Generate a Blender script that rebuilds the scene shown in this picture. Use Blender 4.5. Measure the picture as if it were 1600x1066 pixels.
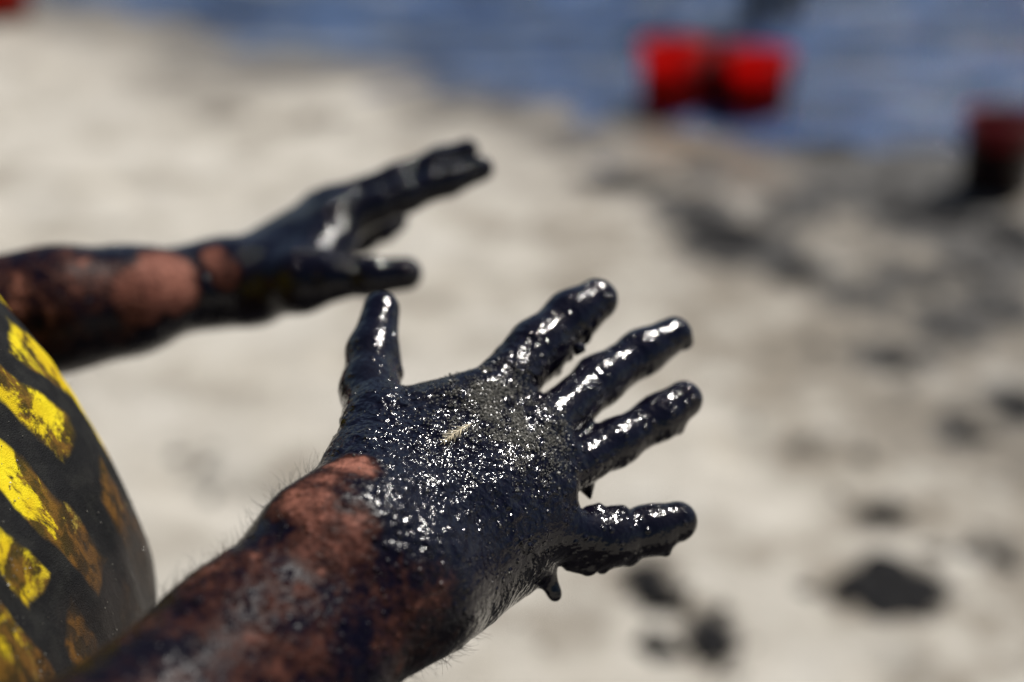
import bpy, math, random
import numpy as np
from mathutils import Vector, Matrix

for o in list(bpy.data.objects):
    bpy.data.objects.remove(o)
random.seed(7)
rng = np.random.default_rng(7)
scene = bpy.context.scene
C = scene.collection

# ------------------------------------------------------------------ camera
CAM_H, PITCH, FOCAL = 1.55, math.radians(24), 50.0
cam_d = bpy.data.cameras.new('camera')
cam_d.lens, cam_d.sensor_width = FOCAL, 36.0
cam_d.clip_start, cam_d.clip_end = 0.02, 6000
cam_d.dof.use_dof = True
cam_d.dof.focus_distance = 0.575
cam_d.dof.aperture_fstop = 2.9
cam = bpy.data.objects.new('camera', cam_d)
C.objects.link(cam)
cam.location = (0, 0, CAM_H)
cam.rotation_euler = (math.pi / 2 - PITCH, 0, 0)
scene.camera = cam

# ------------------------------------------------------------------ sky and sun
SUN = Vector((0.42, 0.41, 0.81)).normalized()          # towards the sun
SUN_EL = math.asin(SUN.z)
world = bpy.data.worlds.new('World')
scene.world = world
world.use_nodes = True
wn = world.node_tree.nodes
bg = wn['Background']
sky = wn.new('ShaderNodeTexSky')
sky.sky_type = 'NISHITA'
sky.sun_disc = False
sky.sun_elevation = SUN_EL
sky.sun_rotation = math.atan2(SUN.x, SUN.y)
world.node_tree.links.new(sky.outputs[0], bg.inputs[0])
bg.inputs[1].default_value = 0.05
sun_d = bpy.data.lights.new('sun', 'SUN')
sun_d.energy, sun_d.angle, sun_d.color = 5.0, math.radians(0.53), (1.0, 0.96, 0.9)
sun = bpy.data.objects.new('sun', sun_d)
C.objects.link(sun)
sun.rotation_euler = (-SUN).to_track_quat('-Z', 'Y').to_euler()
scene.view_settings.view_transform = 'Standard'
scene.view_settings.look = 'None'
scene.view_settings.gamma = 1
scene.view_settings.exposure = 0.20
scene.render.engine = 'CYCLES'
scene.cycles.sample_clamp_indirect = 6
scene.cycles.use_adaptive_sampling = False

# ------------------------------------------------------------------ helpers
FPX = 1600 * FOCAL / 36.0
CP, SP = math.cos(PITCH), math.sin(PITCH)


def at(px, py, d):
    """world point at photo pixel (1600 wide) and depth d metres along the view axis"""
    x = (px - 800) / FPX * d
    y = (533 - py) / FPX * d
    return np.array([x, d * CP + y * SP, CAM_H + y * CP - d * SP])


def ground(px, py, z=0.0):
    x = (px - 800) / FPX
    y = (533 - py) / FPX
    dy, dz = CP + y * SP, y * CP - SP
    t = (z - CAM_H) / dz
    return np.array([x * t, dy * t, z])


def _hash(ix, iy, iz, seed):
    h = (ix * 374761393 + iy * 668265263 + iz * 2147483647 + seed * 1274126177) & 0xFFFFFFFF
    h = ((h ^ (h >> 13)) * 1274126177) & 0xFFFFFFFF
    h = ((h ^ (h >> 16)) * 2246822519) & 0xFFFFFFFF
    return ((h ^ (h >> 15)) & 0xFFFFFF) / float(0xFFFFFF)


def vnoise(p, scale, seed=0):
    q = np.asarray(p, dtype=np.float64) * scale + 1000.37
    i = np.floor(q).astype(np.int64)
    f = q - i
    f = f * f * f * (f * (f * 6 - 15) + 10)
    out = 0
    for dx in (0, 1):
        wx = f[:, 0] if dx else 1 - f[:, 0]
        for dy in (0, 1):
            wy = f[:, 1] if dy else 1 - f[:, 1]
            for dz in (0, 1):
                wz = f[:, 2] if dz else 1 - f[:, 2]
                out = out + wx * wy * wz * _hash(i[:, 0] + dx, i[:, 1] + dy, i[:, 2] + dz, seed)
    return out


def fbm(p, scale, octaves=3, seed=0):
    a, s, tot = 1.0, 0.0, 0.0
    for o in range(octaves):
        s = s + a * vnoise(p, scale * 2.03 ** o, seed + o * 17)
        tot += a
        a *= 0.5
    return s / tot


def sstep(a, b, x):
    t = np.clip((x - a) / (b - a), 0, 1)
    return t * t * (3 - 2 * t)


def smin(a, b, k):
    h = np.maximum(k - np.abs(a - b), 0) / k
    return np.minimum(a, b) - h * h * k * 0.25


def cone_d(p, a, b, ra, rb):
    a = np.asarray(a, np.float32)
    ba = np.asarray(b, np.float32) - a
    pa = p - a
    t = np.clip(pa @ ba / max(float(ba @ ba), 1e-12), 0, 1)
    q = pa - t[:, None] * ba
    return np.sqrt(np.einsum('ij,ij->i', q, q)) - (ra + (rb - ra) * t)


def make_field(groups, kjoin):
    """groups: [(k, kjoin or None, [(a,b,ra,rb), ...])] joined by smooth minimum"""
    def f(p):
        p = np.asarray(p, np.float32)
        res = None
        for k, kj, prims in groups:
            g = None
            for a, b, ra, rb in prims:
                d = cone_d(p, a, b, ra, rb)
                g = d if g is None else smin(g, d, k)
            res = g if res is None else smin(res, g, kj or kjoin)
        return res
    return f


def chain(pts, rads):
    return [(pts[i], pts[i + 1], rads[i], rads[i + 1]) for i in range(len(pts) - 1)]


def bounds(groups, pad):
    lo, hi = np.full(3, 1e9), np.full(3, -1e9)
    for _, _, prims in groups:
        for a, b, ra, rb in prims:
            for q, r in ((a, ra), (b, rb)):
                lo = np.minimum(lo, np.asarray(q) - r - pad)
                hi = np.maximum(hi, np.asarray(q) + r + pad)
    return lo, hi


def surface(field, lo, hi, h, B=8):
    """naive surface nets on a sparse narrow band"""
    nb = np.ceil((hi - lo) / (h * B)).astype(int) + 1
    n = nb * B
    bi = np.stack(np.meshgrid(*[np.arange(k) for k in nb], indexing='ij'), -1).reshape(-1, 3)
    cen = lo + (bi + 0.5) * (B * h)
    cv = np.concatenate([field(c) for c in np.array_split(cen, max(1, len(cen) // 200000))])
    D = np.repeat(np.repeat(np.repeat(cv.reshape(nb).astype(np.float32), B, 0), B, 1), B, 2)
    act = bi[np.abs(cv) < B * h * 1.35]
    loc = np.stack(np.meshgrid(*[np.arange(B)] * 3, indexing='ij'), -1).reshape(-1, 3)
    for ch in np.array_split(act, max(1, len(act) // 600)):
        idx = (ch[:, None, :] * B + loc[None]).reshape(-1, 3)
        D[idx[:, 0], idx[:, 1], idx[:, 2]] = field(lo + idx * h)
    S = D < 0
    cnt = np.zeros(n - 1, np.int8)
    for dx in (0, 1):
        for dy in (0, 1):
            for dz in (0, 1):
                cnt += S[dx:n[0] - 1 + dx, dy:n[1] - 1 + dy, dz:n[2] - 1 + dz]
    cells = np.argwhere((cnt > 0) & (cnt < 8))
    vid = np.full(n - 1, -1, np.int64)
    vid[cells[:, 0], cells[:, 1], cells[:, 2]] = np.arange(len(cells))
    acc = np.zeros((len(cells), 3))
    num = np.zeros(len(cells))
    cor = [(x, y, z) for x in (0, 1) for y in (0, 1) for z in (0, 1)]
    for i, c0 in enumerate(cor):
        for c1 in cor[i + 1:]:
            if sum(abs(u - v) for u, v in zip(c0, c1)) != 1:
                continue
            a = cells + c0
            b = cells + c1
            da = D[a[:, 0], a[:, 1], a[:, 2]]
            db = D[b[:, 0], b[:, 1], b[:, 2]]
            m = (da < 0) != (db < 0)
            t = np.where(m, da / np.where(m, da - db, 1), 0)
            acc += np.where(m[:, None], a + (b - a) * t[:, None], 0)
            num += m
    verts = lo + acc / num[:, None] * h
    quads = []
    for ax in range(3):
        u, v = (ax + 1) % 3, (ax + 2) % 3
        sl0 = [slice(1, n[k] - 1) for k in range(3)]
        sl1 = list(sl0)
        sl0[ax] = slice(0, n[ax] - 1)
        sl1[ax] = slice(1, n[ax])
        s0, s1 = S[tuple(sl0)], S[tuple(sl1)]
        for flip in (False, True):
            e = np.argwhere((s0 & ~s1) if not flip else (~s0 & s1))
            off = np.ones(3, int)
            off[ax] = 0
            e = e + off
            c = []
            for du, dv in ((-1, -1), (0, -1), (0, 0), (-1, 0)):
                q = e.copy()
                q[:, u] += du
                q[:, v] += dv
                c.append(vid[q[:, 0], q[:, 1], q[:, 2]])
            if flip:
                c = c[::-1]
            quads.append(np.stack(c, 1))
    quads = np.concatenate(quads)
    quads = quads[(quads >= 0).all(1)]
    return verts, quads


def vnormals(v, q):
    fn = np.cross(v[q[:, 2]] - v[q[:, 0]], v[q[:, 3]] - v[q[:, 1]])
    out = np.zeros_like(v)
    for k in range(4):
        for c in range(3):
            out[:, c] += np.bincount(q[:, k], fn[:, c], len(v))
    return out / (np.linalg.norm(out, axis=1, keepdims=True) + 1e-12)


def relax(v, q, it, amt=0.5):
    for _ in range(it):
        s = np.zeros_like(v)
        n = np.zeros(len(v))
        for k in range(4):
            a, b = q[:, k], q[:, (k + 1) % 4]
            for c in range(3):
                s[:, c] += np.bincount(a, v[b, c], len(v)) + np.bincount(b, v[a, c], len(v))
            n += np.bincount(a, None, len(v)) + np.bincount(b, None, len(v))
        v = v + amt * (s / np.maximum(n, 1)[:, None] - v)
    return v


def mesh_np(name, v, faces, attrs=None, smooth=True):
    me = bpy.data.meshes.new(name)
    v = np.asarray(v, np.float32)
    if isinstance(faces, np.ndarray):
        nf, k = faces.shape
        me.vertices.add(len(v))
        me.vertices.foreach_set('co', v.ravel())
        me.loops.add(nf * k)
        me.loops.foreach_set('vertex_index', faces.astype(np.int32).ravel())
        me.polygons.add(nf)
        me.polygons.foreach_set('loop_start', np.arange(0, nf * k, k, dtype=np.int32))
        me.update(calc_edges=True)
    else:
        me.from_pydata([tuple(map(float, x)) for x in v], [], [list(map(int, f)) for f in faces])
    me.validate()
    me.polygons.foreach_set('use_smooth', np.full(len(me.polygons), smooth))
    for an, av in (attrs or {}).items():
        a = me.attributes.new(an, 'FLOAT', 'POINT')
        a.data.foreach_set('value', np.asarray(av, np.float32))
    return me


def link(name, me, mat=None, parent=None):
    o = bpy.data.objects.new(name, me)
    C.objects.link(o)
    if mat is not None and me is not None and not me.materials:
        me.materials.append(mat)
    if parent is not None:
        o.parent = parent
    return o


def tag(o, label=None, cat=None, group=None, kind=None):
    for k, val in (('label', label), ('category', cat), ('group', group), ('kind', kind)):
        if val:
            o[k] = val
    return o


def empty(name, loc=(0, 0, 0), rz=0):
    o = bpy.data.objects.new(name, None)
    C.objects.link(o)
    o.location = loc
    o.rotation_euler = (0, 0, rz)
    o.empty_display_size = 0.05
    return o


class NT:
    """small node-tree writer"""
    def __init__(self, name):
        self.m = bpy.data.materials.new(name)
        self.m.use_nodes = True
        self.t = self.m.node_tree
        self.b = self.t.nodes['Principled BSDF']
        self.out = self.t.nodes['Material Output']
        self.co = None

    def n(self, typ, ins=None, **kw):
        nd = self.t.nodes.new(typ)
        for k, v in kw.items():
            setattr(nd, k, v)
        for k, v in (ins or {}).items():
            self.set(nd.inputs[k], v)
        return nd

    def set(self, sock, v):
        if isinstance(v, bpy.types.NodeSocket):
            self.t.links.new(v, sock)
        else:
            if isinstance(v, tuple) and len(v) == 3 and sock.type == 'RGBA':
                v = v + (1,)
            sock.default_value = v

    def coords(self):
        if self.co is None:
            self.co = self.n('ShaderNodeTexCoord').outputs['Object']
        return self.co

    def noise(self, scale, detail=3, rough=0.55, dist=0.0, vec=None):
        return self.n('ShaderNodeTexNoise', {'Vector': vec if vec is not None else self.coords(), 'Scale': scale,
                                             'Detail': detail, 'Roughness': rough, 'Distortion': dist}).outputs['Fac']

    def voro(self, scale, feature='F1', vec=None, out='Distance'):
        return self.n('ShaderNodeTexVoronoi', {'Vector': vec if vec is not None else self.coords(), 'Scale': scale},
                      feature=feature).outputs[out]

    def ramp(self, fac, a, b, smooth=True):
        nd = self.n('ShaderNodeMapRange', {'Value': fac, 'From Min': a, 'From Max': b})
        nd.interpolation_type = 'SMOOTHSTEP' if smooth else 'LINEAR'
        return nd.outputs['Result']

    def math(self, op, a, b=0.0, clamp=False):
        nd = self.n('ShaderNodeMath', operation=op, use_clamp=clamp)
        self.set(nd.inputs[0], a)
        self.set(nd.inputs[1], b)
        return nd.outputs[0]

    def mix(self, fac, a, b):
        nd = self.n('ShaderNodeMix', data_type='RGBA')
        self.set(nd.inputs[0], fac)
        self.set(nd.inputs[6], a)
        self.set(nd.inputs[7], b)
        return nd.outputs[2]

    def mixf(self, fac, a, b):
        nd = self.n('ShaderNodeMix', data_type='FLOAT')
        self.set(nd.inputs[0], fac)
        self.set(nd.inputs[2], a)
        self.set(nd.inputs[3], b)
        return nd.outputs[0]

    def attr(self, name):
        return self.n('ShaderNodeAttribute', attribute_name=name).outputs['Fac']

    def bump(self, height, dist, strength=1.0, normal=None):
        ins = {'Height': height, 'Distance': dist, 'Strength': strength}
        if normal is not None:
            ins['Normal'] = normal
        return self.n('ShaderNodeBump', ins).outputs['Normal']

    def p(self, **kw):
        for k, v in kw.items():
            self.set(self.b.inputs[k.replace('_', ' ')], v)
        return self.m


# ------------------------------------------------------------------ materials
def mat_body():
    t = NT('oiled_skin')
    skin, grit = t.attr('skin'), t.attr('grit')
    n1 = t.noise(45, 5, 0.65)
    n2 = t.noise(160, 4, 0.6)
    fac = t.math('ADD', skin, t.math('ADD', t.math('MULTIPLY', t.math('SUBTRACT', n1, 0.5), 1.2),
                                     t.math('MULTIPLY', t.math('SUBTRACT', n2, 0.5), 0.7)))
    fac = t.ramp(fac, 0.20, 1.0)
    vo = t.n('ShaderNodeTexVoronoi', {'Vector': t.coords(), 'Scale': 250.0})
    rnd = t.n('ShaderNodeSeparateColor', {0: vo.outputs['Color']}).outputs[0]
    bead = t.math('MULTIPLY', t.math('SUBTRACT', 1.0, t.ramp(vo.outputs['Distance'], 0.08, 0.42)), t.ramp(t.math('ADD', rnd, t.math('MULTIPLY', grit, 0.3)), 0.48, 0.6))
    skin_col = t.mix(t.ramp(t.noise(30, 3), 0.35, 0.7), (0.14, 0.052, 0.037), (0.28, 0.116, 0.082))
    skin_col = t.mix(t.ramp(t.noise(220, 3), 0.45, 0.75), skin_col, (0.085, 0.03, 0.022))
    oil_col = t.mix(t.ramp(t.noise(12, 2), 0.4, 0.7), (0.0026, 0.0022, 0.0075), (0.0038, 0.0028, 0.0060))
    film = (0.034, 0.013, 0.010)
    lo = t.ramp(fac, 0.0, 0.45)
    hi = t.ramp(fac, 0.35, 1.0)
    col = t.mix(hi, t.mix(lo, oil_col, film), skin_col)
    rough = t.mixf(hi, t.mixf(lo, t.mixf(t.ramp(skin, 0.12, 0.40), t.mixf(t.math('MAXIMUM', t.ramp(bead, 0.05, 0.3), t.ramp(grit, 0.35, 0.65)), 0.105, 0.115), 0.30), 0.46), 0.60)
    # relief: slow folds, fine wet grain, skin creases
    g_f = t.noise(330, 2, 0.55)
    g_c = t.voro(260, 'F1')
    sl = t.noise(90, 3, 0.6)
    h = t.math('ADD', t.math('MULTIPLY', g_f, t.mixf(grit, 0.10, 0.36)),
               t.math('ADD', t.math('MULTIPLY', g_c, t.mixf(grit, 0.03, 0.26)), t.math('MULTIPLY', sl, t.mixf(grit, 0.11, 0.4))))
    h = t.math('ADD', h, t.math('MULTIPLY', bead, t.mixf(grit, 0.20, 0.16)))
    t.p(Base_Color=col, Roughness=rough, IOR=1.42, Normal=t.bump(h, 0.0032, 1.0))
    t.p(Specular_IOR_Level=t.mixf(t.ramp(t.math('MAXIMUM', skin, t.math('MULTIPLY', hi, 0.6)), 0.15, 0.45), 0.5, 0.06))
    return t.m


def mat_simple(name, col, rough=0.5, scale=60, var=0.25, bump=0.0, metallic=0.0):
    t = NT(name)
    n = t.noise(scale, 4, 0.6)
    dk = tuple(c * (1 - var) for c in col)
    lt = tuple(min(1, c * (1 + var)) for c in col)
    kw = dict(Base_Color=t.mix(t.ramp(n, 0.3, 0.7), dk, lt), Roughness=rough, Metallic=metallic)
    if bump:
        kw['Normal'] = t.bump(n, bump)
    return t.p(**kw)


def mat_tar():
    t = NT('tar')
    n = t.noise(60, 4, 0.6)
    return t.p(Base_Color=t.mix(t.ramp(n, 0.4, 0.7), (0.004, 0.004, 0.005), (0.013, 0.012, 0.011)),
               Roughness=t.mixf(t.ramp(t.noise(25, 3), 0.4, 0.65), 0.5, 0.8), Specular_IOR_Level=0.06, Normal=t.bump(n, 0.006))


def mat_sand():
    t = NT('sand')
    wet, oil = t.attr('wet'), t.attr('oil')
    big = t.ramp(t.noise(2.2, 4, 0.6), 0.3, 0.7)
    mid = t.ramp(t.noise(11, 5, 0.65), 0.3, 0.72)
    fine = t.noise(900, 2, 0.7)
    dry = t.mix(big, (0.47, 0.435, 0.37), (0.56, 0.53, 0.47))
    dry = t.mix(t.math('MULTIPLY', mid, 0.45), dry, (0.33, 0.29, 0.235))
    dry = t.mix(t.ramp(fine, 0.55, 0.8), dry, (0.22, 0.19, 0.155))
    damp = t.ramp(t.math('ADD', t.noise(3.6, 5, 0.65), t.math('MULTIPLY', oil, 0.5)), 0.50, 0.74)
    dry = t.mix(t.math('MULTIPLY', damp, 0.75), dry, (0.16, 0.130, 0.092))
    wetc = t.mix(big, (0.15, 0.125, 0.095), (0.20, 0.17, 0.13))
    col = t.mix(wet, dry, wetc)
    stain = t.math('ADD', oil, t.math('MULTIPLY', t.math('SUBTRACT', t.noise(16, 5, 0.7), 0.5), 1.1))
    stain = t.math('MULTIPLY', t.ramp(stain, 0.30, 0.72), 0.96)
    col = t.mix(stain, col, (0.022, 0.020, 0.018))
    rough = t.mixf(wet, 0.95, 0.22)
    rough = t.mixf(stain, rough, 0.75)
    h = t.math('ADD', t.math('MULTIPLY', t.noise(45, 4, 0.6), 0.8), t.math('MULTIPLY', fine, 0.12))
    return t.p(Base_Color=col, Roughness=rough, Normal=t.bump(h, t.mixf(wet, 0.012, 0.003)))


def mat_sea():
    t = NT('sea_water')
    n = t.noise(7, 5, 0.6, 0.4)
    n2 = t.noise(1.6, 4, 0.6)
    foam = t.ramp(t.noise(3.2, 6, 0.7, 0.6), 0.62, 0.78)
    st = t.n('ShaderNodeMapping', {'Vector': t.coords(), 'Rotation': (0, 0, math.radians(36)), 'Scale': (0.55, 1.9, 1.0)}).outputs[0]
    sn = t.noise(1.5, 5, 0.62, 0.5, st)
    col = t.mix(t.ramp(n2, 0.38, 0.62), (0.009, 0.020, 0.062), (0.050, 0.088, 0.19))
    col = t.mix(t.math('MULTIPLY', t.ramp(sn, 0.52, 0.66), 0.85), col, (0.22, 0.235, 0.26))
    dk = t.ramp(t.noise(1.9, 4, 0.6, 0.3, st), 0.55, 0.68)
    col = t.mix(t.math('MULTIPLY', dk, 0.85), col, (0.018, 0.020, 0.026))
    col = t.mix(t.math('MULTIPLY', foam, 0.6), col, (0.5, 0.52, 0.54))
    return t.p(Base_Color=col, Roughness=t.mixf(foam, 0.10, 0.5), IOR=1.33, Specular_IOR_Level=0.35, Normal=t.bump(n, 0.05))


def mat_shirt():
    t = NT('patterned_cloth')
    uv = t.n('ShaderNodeUVMap', uv_map='cloth').outputs[0]
    wob = t.n('ShaderNodeTexNoise', {'Vector': uv, 'Scale': 16.0, 'Detail': 4.0}).outputs['Color']
    off = t.n('ShaderNodeVectorMath', {0: wob, 1: (0.5, 0.5, 0.5)}, operation='SUBTRACT').outputs[0]
    off = t.n('ShaderNodeVectorMath', {0: off, 'Scale': 0.045}, operation='SCALE').outputs[0]
    uv2 = t.n('ShaderNodeVectorMath', {0: uv, 1: off}, operation='ADD').outputs[0]
    rot = t.n('ShaderNodeMapping', {'Vector': uv2, 'Rotation': (0, 0, math.radians(SHIRT_ROT))}).outputs[0]
    br = t.n('ShaderNodeTexBrick', {'Vector': rot, 'Scale': 1.0, 'Mortar Size': 0.0125, 'Mortar Smooth': 0.35,
                                    'Brick Width': 0.092, 'Row Height': 0.050, 'Bias': 0.0,
                                    'Color1': (0, 0, 0, 1), 'Color2': (1, 1, 1, 1)}, offset=0.42)
    cell = t.math('SUBTRACT', 1.0, br.outputs['Fac'])
    # some cells brownish, stains over all of them
    yel = t.mix(t.ramp(t.noise(35, 3), 0.35, 0.7), (0.50, 0.34, 0.003), (0.68, 0.55, 0.009))
    yel = t.mix(t.math('MULTIPLY', t.ramp(t.attr('soil_shade'), 0.25, 0.65), 0.8), yel, (0.16, 0.10, 0.05))
    st = t.ramp(t.math('ADD', t.noise(30, 5, 0.72, 0.5), t.math('MULTIPLY', t.attr('soil_shade'), 0.25)), 0.47, 0.57)
    yel = t.mix(t.math('MULTIPLY', st, 0.95), yel, t.mix(t.ramp(t.noise(120, 3), 0.4, 0.6), (0.014, 0.006, 0.002), (0.10, 0.042, 0.006)))
    blk = t.mix(t.ramp(t.noise(90, 3), 0.4, 0.7), (0.0045, 0.0045, 0.005), (0.012, 0.012, 0.011))
    col = t.mix(cell, blk, yel)
    soak_shade = t.ramp(t.math('ADD', t.attr('soil_shade'), t.math('MULTIPLY', t.math('SUBTRACT', t.noise(28, 4, 0.65), 0.5), 1.0)), 0.55, 0.95)
    col = t.mix(t.math('MULTIPLY', soak_shade, 0.93), col, (0.016, 0.013, 0.012))
    weave = t.noise(1500, 1)
    h = t.math('ADD', t.noise(60, 3), t.math('MULTIPLY', weave, 0.35))
    return t.p(Base_Color=col, Roughness=t.mixf(soak_shade, 0.7, 0.4), Specular_IOR_Level=0.14, Normal=t.bump(h, 0.0016))


SHIRT_ROT = 84
M = {}
M['body'] = mat_body()
M['tar'] = mat_tar()
M['sand'] = mat_sand()
M['sea'] = mat_sea()
M['shirt'] = mat_shirt()
M['trouser'] = mat_simple('dark_trouser_cloth', (0.022, 0.023, 0.027), 0.75, 80, 0.3, 0.001)
M['dark_wader'] = mat_simple('dark_wader_rubber', (0.012, 0.014, 0.02), 0.45, 20, 0.35, 0.002)
M['white_suit'] = mat_simple('grey_work_jacket', (0.12, 0.13, 0.15), 0.8, 30, 0.25, 0.002)
M['hair'] = mat_simple('dark_hair', (0.012, 0.009, 0.007), 0.4, 200, 0.3)
M['grain'] = mat_simple('wet_sand_grain', (0.19, 0.18, 0.155), 0.25, 2500, 0.85)
M['eye'] = mat_simple('eye', (0.10, 0.07, 0.055), 0.2, 50, 0.05)
M['feather'] = mat_simple('pale_feather', (0.60, 0.52, 0.36), 0.6, 900, 0.25)
M['wire'] = mat_simple('dull_wire', (0.06, 0.055, 0.05), 0.6, 90, 0.3, 0, 0.0)

# ------------------------------------------------------------------ setting: beach and sea
SHORE = [(-40.0, 26.0), (-9.0, 12.5), (-2.4, 8.3), (-1.2, 7.1), (0.27, 6.05), (0.9, 5.75), (1.5, 5.45), (2.0, 5.25), (6.0, 2.6), (40.0, -18.0)]
sx, sy = np.array([a for a, _ in SHORE]), np.array([b for _, b in SHORE])


def shore_dist(x, y):
    """metres beyond the waterline (positive = sea side)"""
    wob = (fbm(np.stack([x, y, x * 0], -1), 0.9, 3, 5) - 0.5) * 0.9
    return (y - np.interp(x, sx, sy)) * 0.78 + wob * np.clip(1 - np.abs(x) / 30, 0, 1)


def axis(lo, hi, cen, d0, grow):
    a = [cen]
    d = d0
    while a[-1] < hi:
        a.append(a[-1] + d)
        if a[-1] - cen > 3.5:
            d *= grow
    b = [cen]
    d = d0
    while b[-1] > lo:
        b.append(b[-1] - d)
        if cen - b[-1] > 3.5:
            d *= grow
    return np.array(b[:0:-1] + a)


def grid(xs, ys):
    X, Y = np.meshgrid(xs, ys, indexing='ij')
    nx, ny = len(xs), len(ys)
    i = np.arange(nx * ny).reshape(nx, ny)
    q = np.stack([i[:-1, :-1], i[1:, :-1], i[1:, 1:], i[:-1, 1:]], -1).reshape(-1, 4)
    return X.ravel(), Y.ravel(), q


# oil stains on the sand, as ellipses on the ground: photo pixel, half sizes in pixels, strength
STAINS = [(960, 285, 95, 22, .8), (1080, 330, 70, 30, .8), (1150, 385, 95, 38, .9), (1240, 430, 60, 26, .7),
          (1450, 345, 100, 42, 1.0), (1570, 370, 60, 45, .9), (1330, 300, 90, 30, .7), (1200, 215, 80, 25, .7),
          (1300, 235, 120, 30, .6), (1480, 510, 70, 40, .45), (1340, 470, 80, 28, .35), (1590, 640, 40, 26, .9),
          (1370, 810, 50, 26, .5), (1010, 920, 55, 45, .75), (1110, 1000, 60, 60, .75), (1500, 680, 60, 35, .3),
          (350, 180, 60, 22, .45), (480, 190, 80, 18, .35), (700, 175, 70, 20, .4), (480, 70, 60, 20, .5), (790, 180, 60, 22, .5),
          (1100, 270, 50, 20, .5), (1420, 440, 60, 26, .5), (1560, 480, 60, 40, .5), (1250, 700, 60, 30, .25), (1390, 925, 120, 62, .6),
          (300, 740, 50, 30, .2), (1560, 870, 60, 50, .35), (900, 230, 70, 18, .5), (1440, 260, 110, 28, .8), (1540, 230, 90, 25, .8), (1380, 300, 110, 30, .8), (1240, 330, 60, 24, .6), (1540, 420, 80, 30, .6), (1400, 560, 90, 30, .4)]
stain_w = []
for px, py, hx, hy, s in STAINS:
    c = ground(px, py)
    ex = abs(ground(px + hx, py)[0] - c[0])
    ey = abs(ground(px, py - hy)[1] - ground(px, py + hy)[1]) / 2
    stain_w.append((c[0], c[1], ex, ey, s))

GX, GY = axis(-1500, 1500, 0.2, 0.04, 1.16), axis(-600, 1500, 4.2, 0.04, 1.16)
X, Y, q = grid(GX, GY)
P2 = np.stack([X, Y, X * 0], -1)
sd = shore_dist(X, Y)
near = np.clip(1.6 - np.hypot(X, Y - 4) / 12, 0, 1)
Z = (fbm(P2, 2.2, 4, 3) - 0.5) * 0.05 * near + (fbm(P2, 9, 3, 9) - 0.5) * 0.018 * near
dry = 1 - sstep(-0.9, 0.1, sd)
Z *= 0.15 + 0.85 * dry
for k in range(46):                                    # trodden dents
    fx, fy = rng.uniform(-2.5, 3), rng.uniform(1.2, 6.5)
    a = rng.uniform(0, 6.28)
    u = (X - fx) * math.cos(a) + (Y - fy) * math.sin(a)
    w = -(X - fx) * math.sin(a) + (Y - fy) * math.cos(a)
    r = np.sqrt((u / 0.15) ** 2 + (w / 0.065) ** 2)
    Z += dry * (-0.022 * np.exp(-r ** 4) + 0.007 * np.exp(-((r - 1.25) / 0.3) ** 2))
Z += np.where(sd > 0, -0.035 * np.minimum(sd, 60) - 0.01 * np.maximum(0, np.minimum(sd, 60)), 0.025 * np.minimum(-sd, 30) * (1 - near * 0.75))
wet = sstep(-1.5, -0.1, sd + (fbm(P2, 1.6, 3, 21) - 0.5) * 1.8)
oil = np.zeros_like(X)
for cx, cy, ex, ey, s in stain_w:
    r = np.sqrt(((X - cx) / ex) ** 2 + ((Y - cy) / ey) ** 2)
    oil = np.maximum(oil, s * (1 - sstep(0.3, 1.35, r)))
rightish = sstep(-0.2, 1.3, X + (fbm(P2, 1.1, 3, 71) - .5) * 1.6) * sstep(1.6, 3.6, Y + X * .5) * near
oil = np.maximum(oil, 0.06)
oil = oil + 0.40 * rightish
oil = np.maximum(oil, 1.0 * (1 - sstep(1.15, 1.62, np.hypot(X - .45, (Y - .3) * 1.02) + (fbm(P2, 2.5, 3, 91) - .35) * .5)))     # unseen blackened ground, added to darken reflections on the hand's underside
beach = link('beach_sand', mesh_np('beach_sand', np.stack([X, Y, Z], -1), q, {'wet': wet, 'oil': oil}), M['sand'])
tag(beach, kind='structure')


def sand_z(x, y):
    i = min(max(int(np.searchsorted(GX, x)), 1), len(GX) - 1)
    j = min(max(int(np.searchsorted(GY, y)), 1), len(GY) - 1)
    i -= abs(GX[i - 1] - x) < abs(GX[i] - x)
    j -= abs(GY[j - 1] - y) < abs(GY[j] - y)
    return float(Z[i * len(GY) + j])


xs2, ys2 = axis(-1500, 1500, 0.2, 0.05, 1.15), axis(-300, 1500, 7.0, 0.05, 1.15)
X2, Y2, q2 = grid(xs2, ys2)
sd2 = shore_dist(X2, Y2)
P3 = np.stack([X2, Y2 * 1.6 + X2 * 0.8, X2 * 0], -1)
nr = np.clip(2 - np.hypot(X2, Y2 - 7) / 15, 0, 1)
W = (fbm(P3, 2.3, 4, 31) - 0.5) * 0.11 * nr * np.clip(sd2 * 0.8, 0, 1) + (fbm(P3, 0.5, 2, 41) - 0.5) * 0.12 * np.clip((sd2 - 1) * 0.5, 0, 1)
keep = (sd2[q2] > -0.6).any(1)
sea = link('sea', mesh_np('sea', np.stack([X2, Y2, W + 0.002 - 0.02 * np.clip(-sd2, 0, 1)], -1), q2[keep]), M['sea'])
tag(sea, kind='structure')

# ------------------------------------------------------------------ the person: both arms (fine), trunk and legs (coarse)
A = at
groups_near = []
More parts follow.
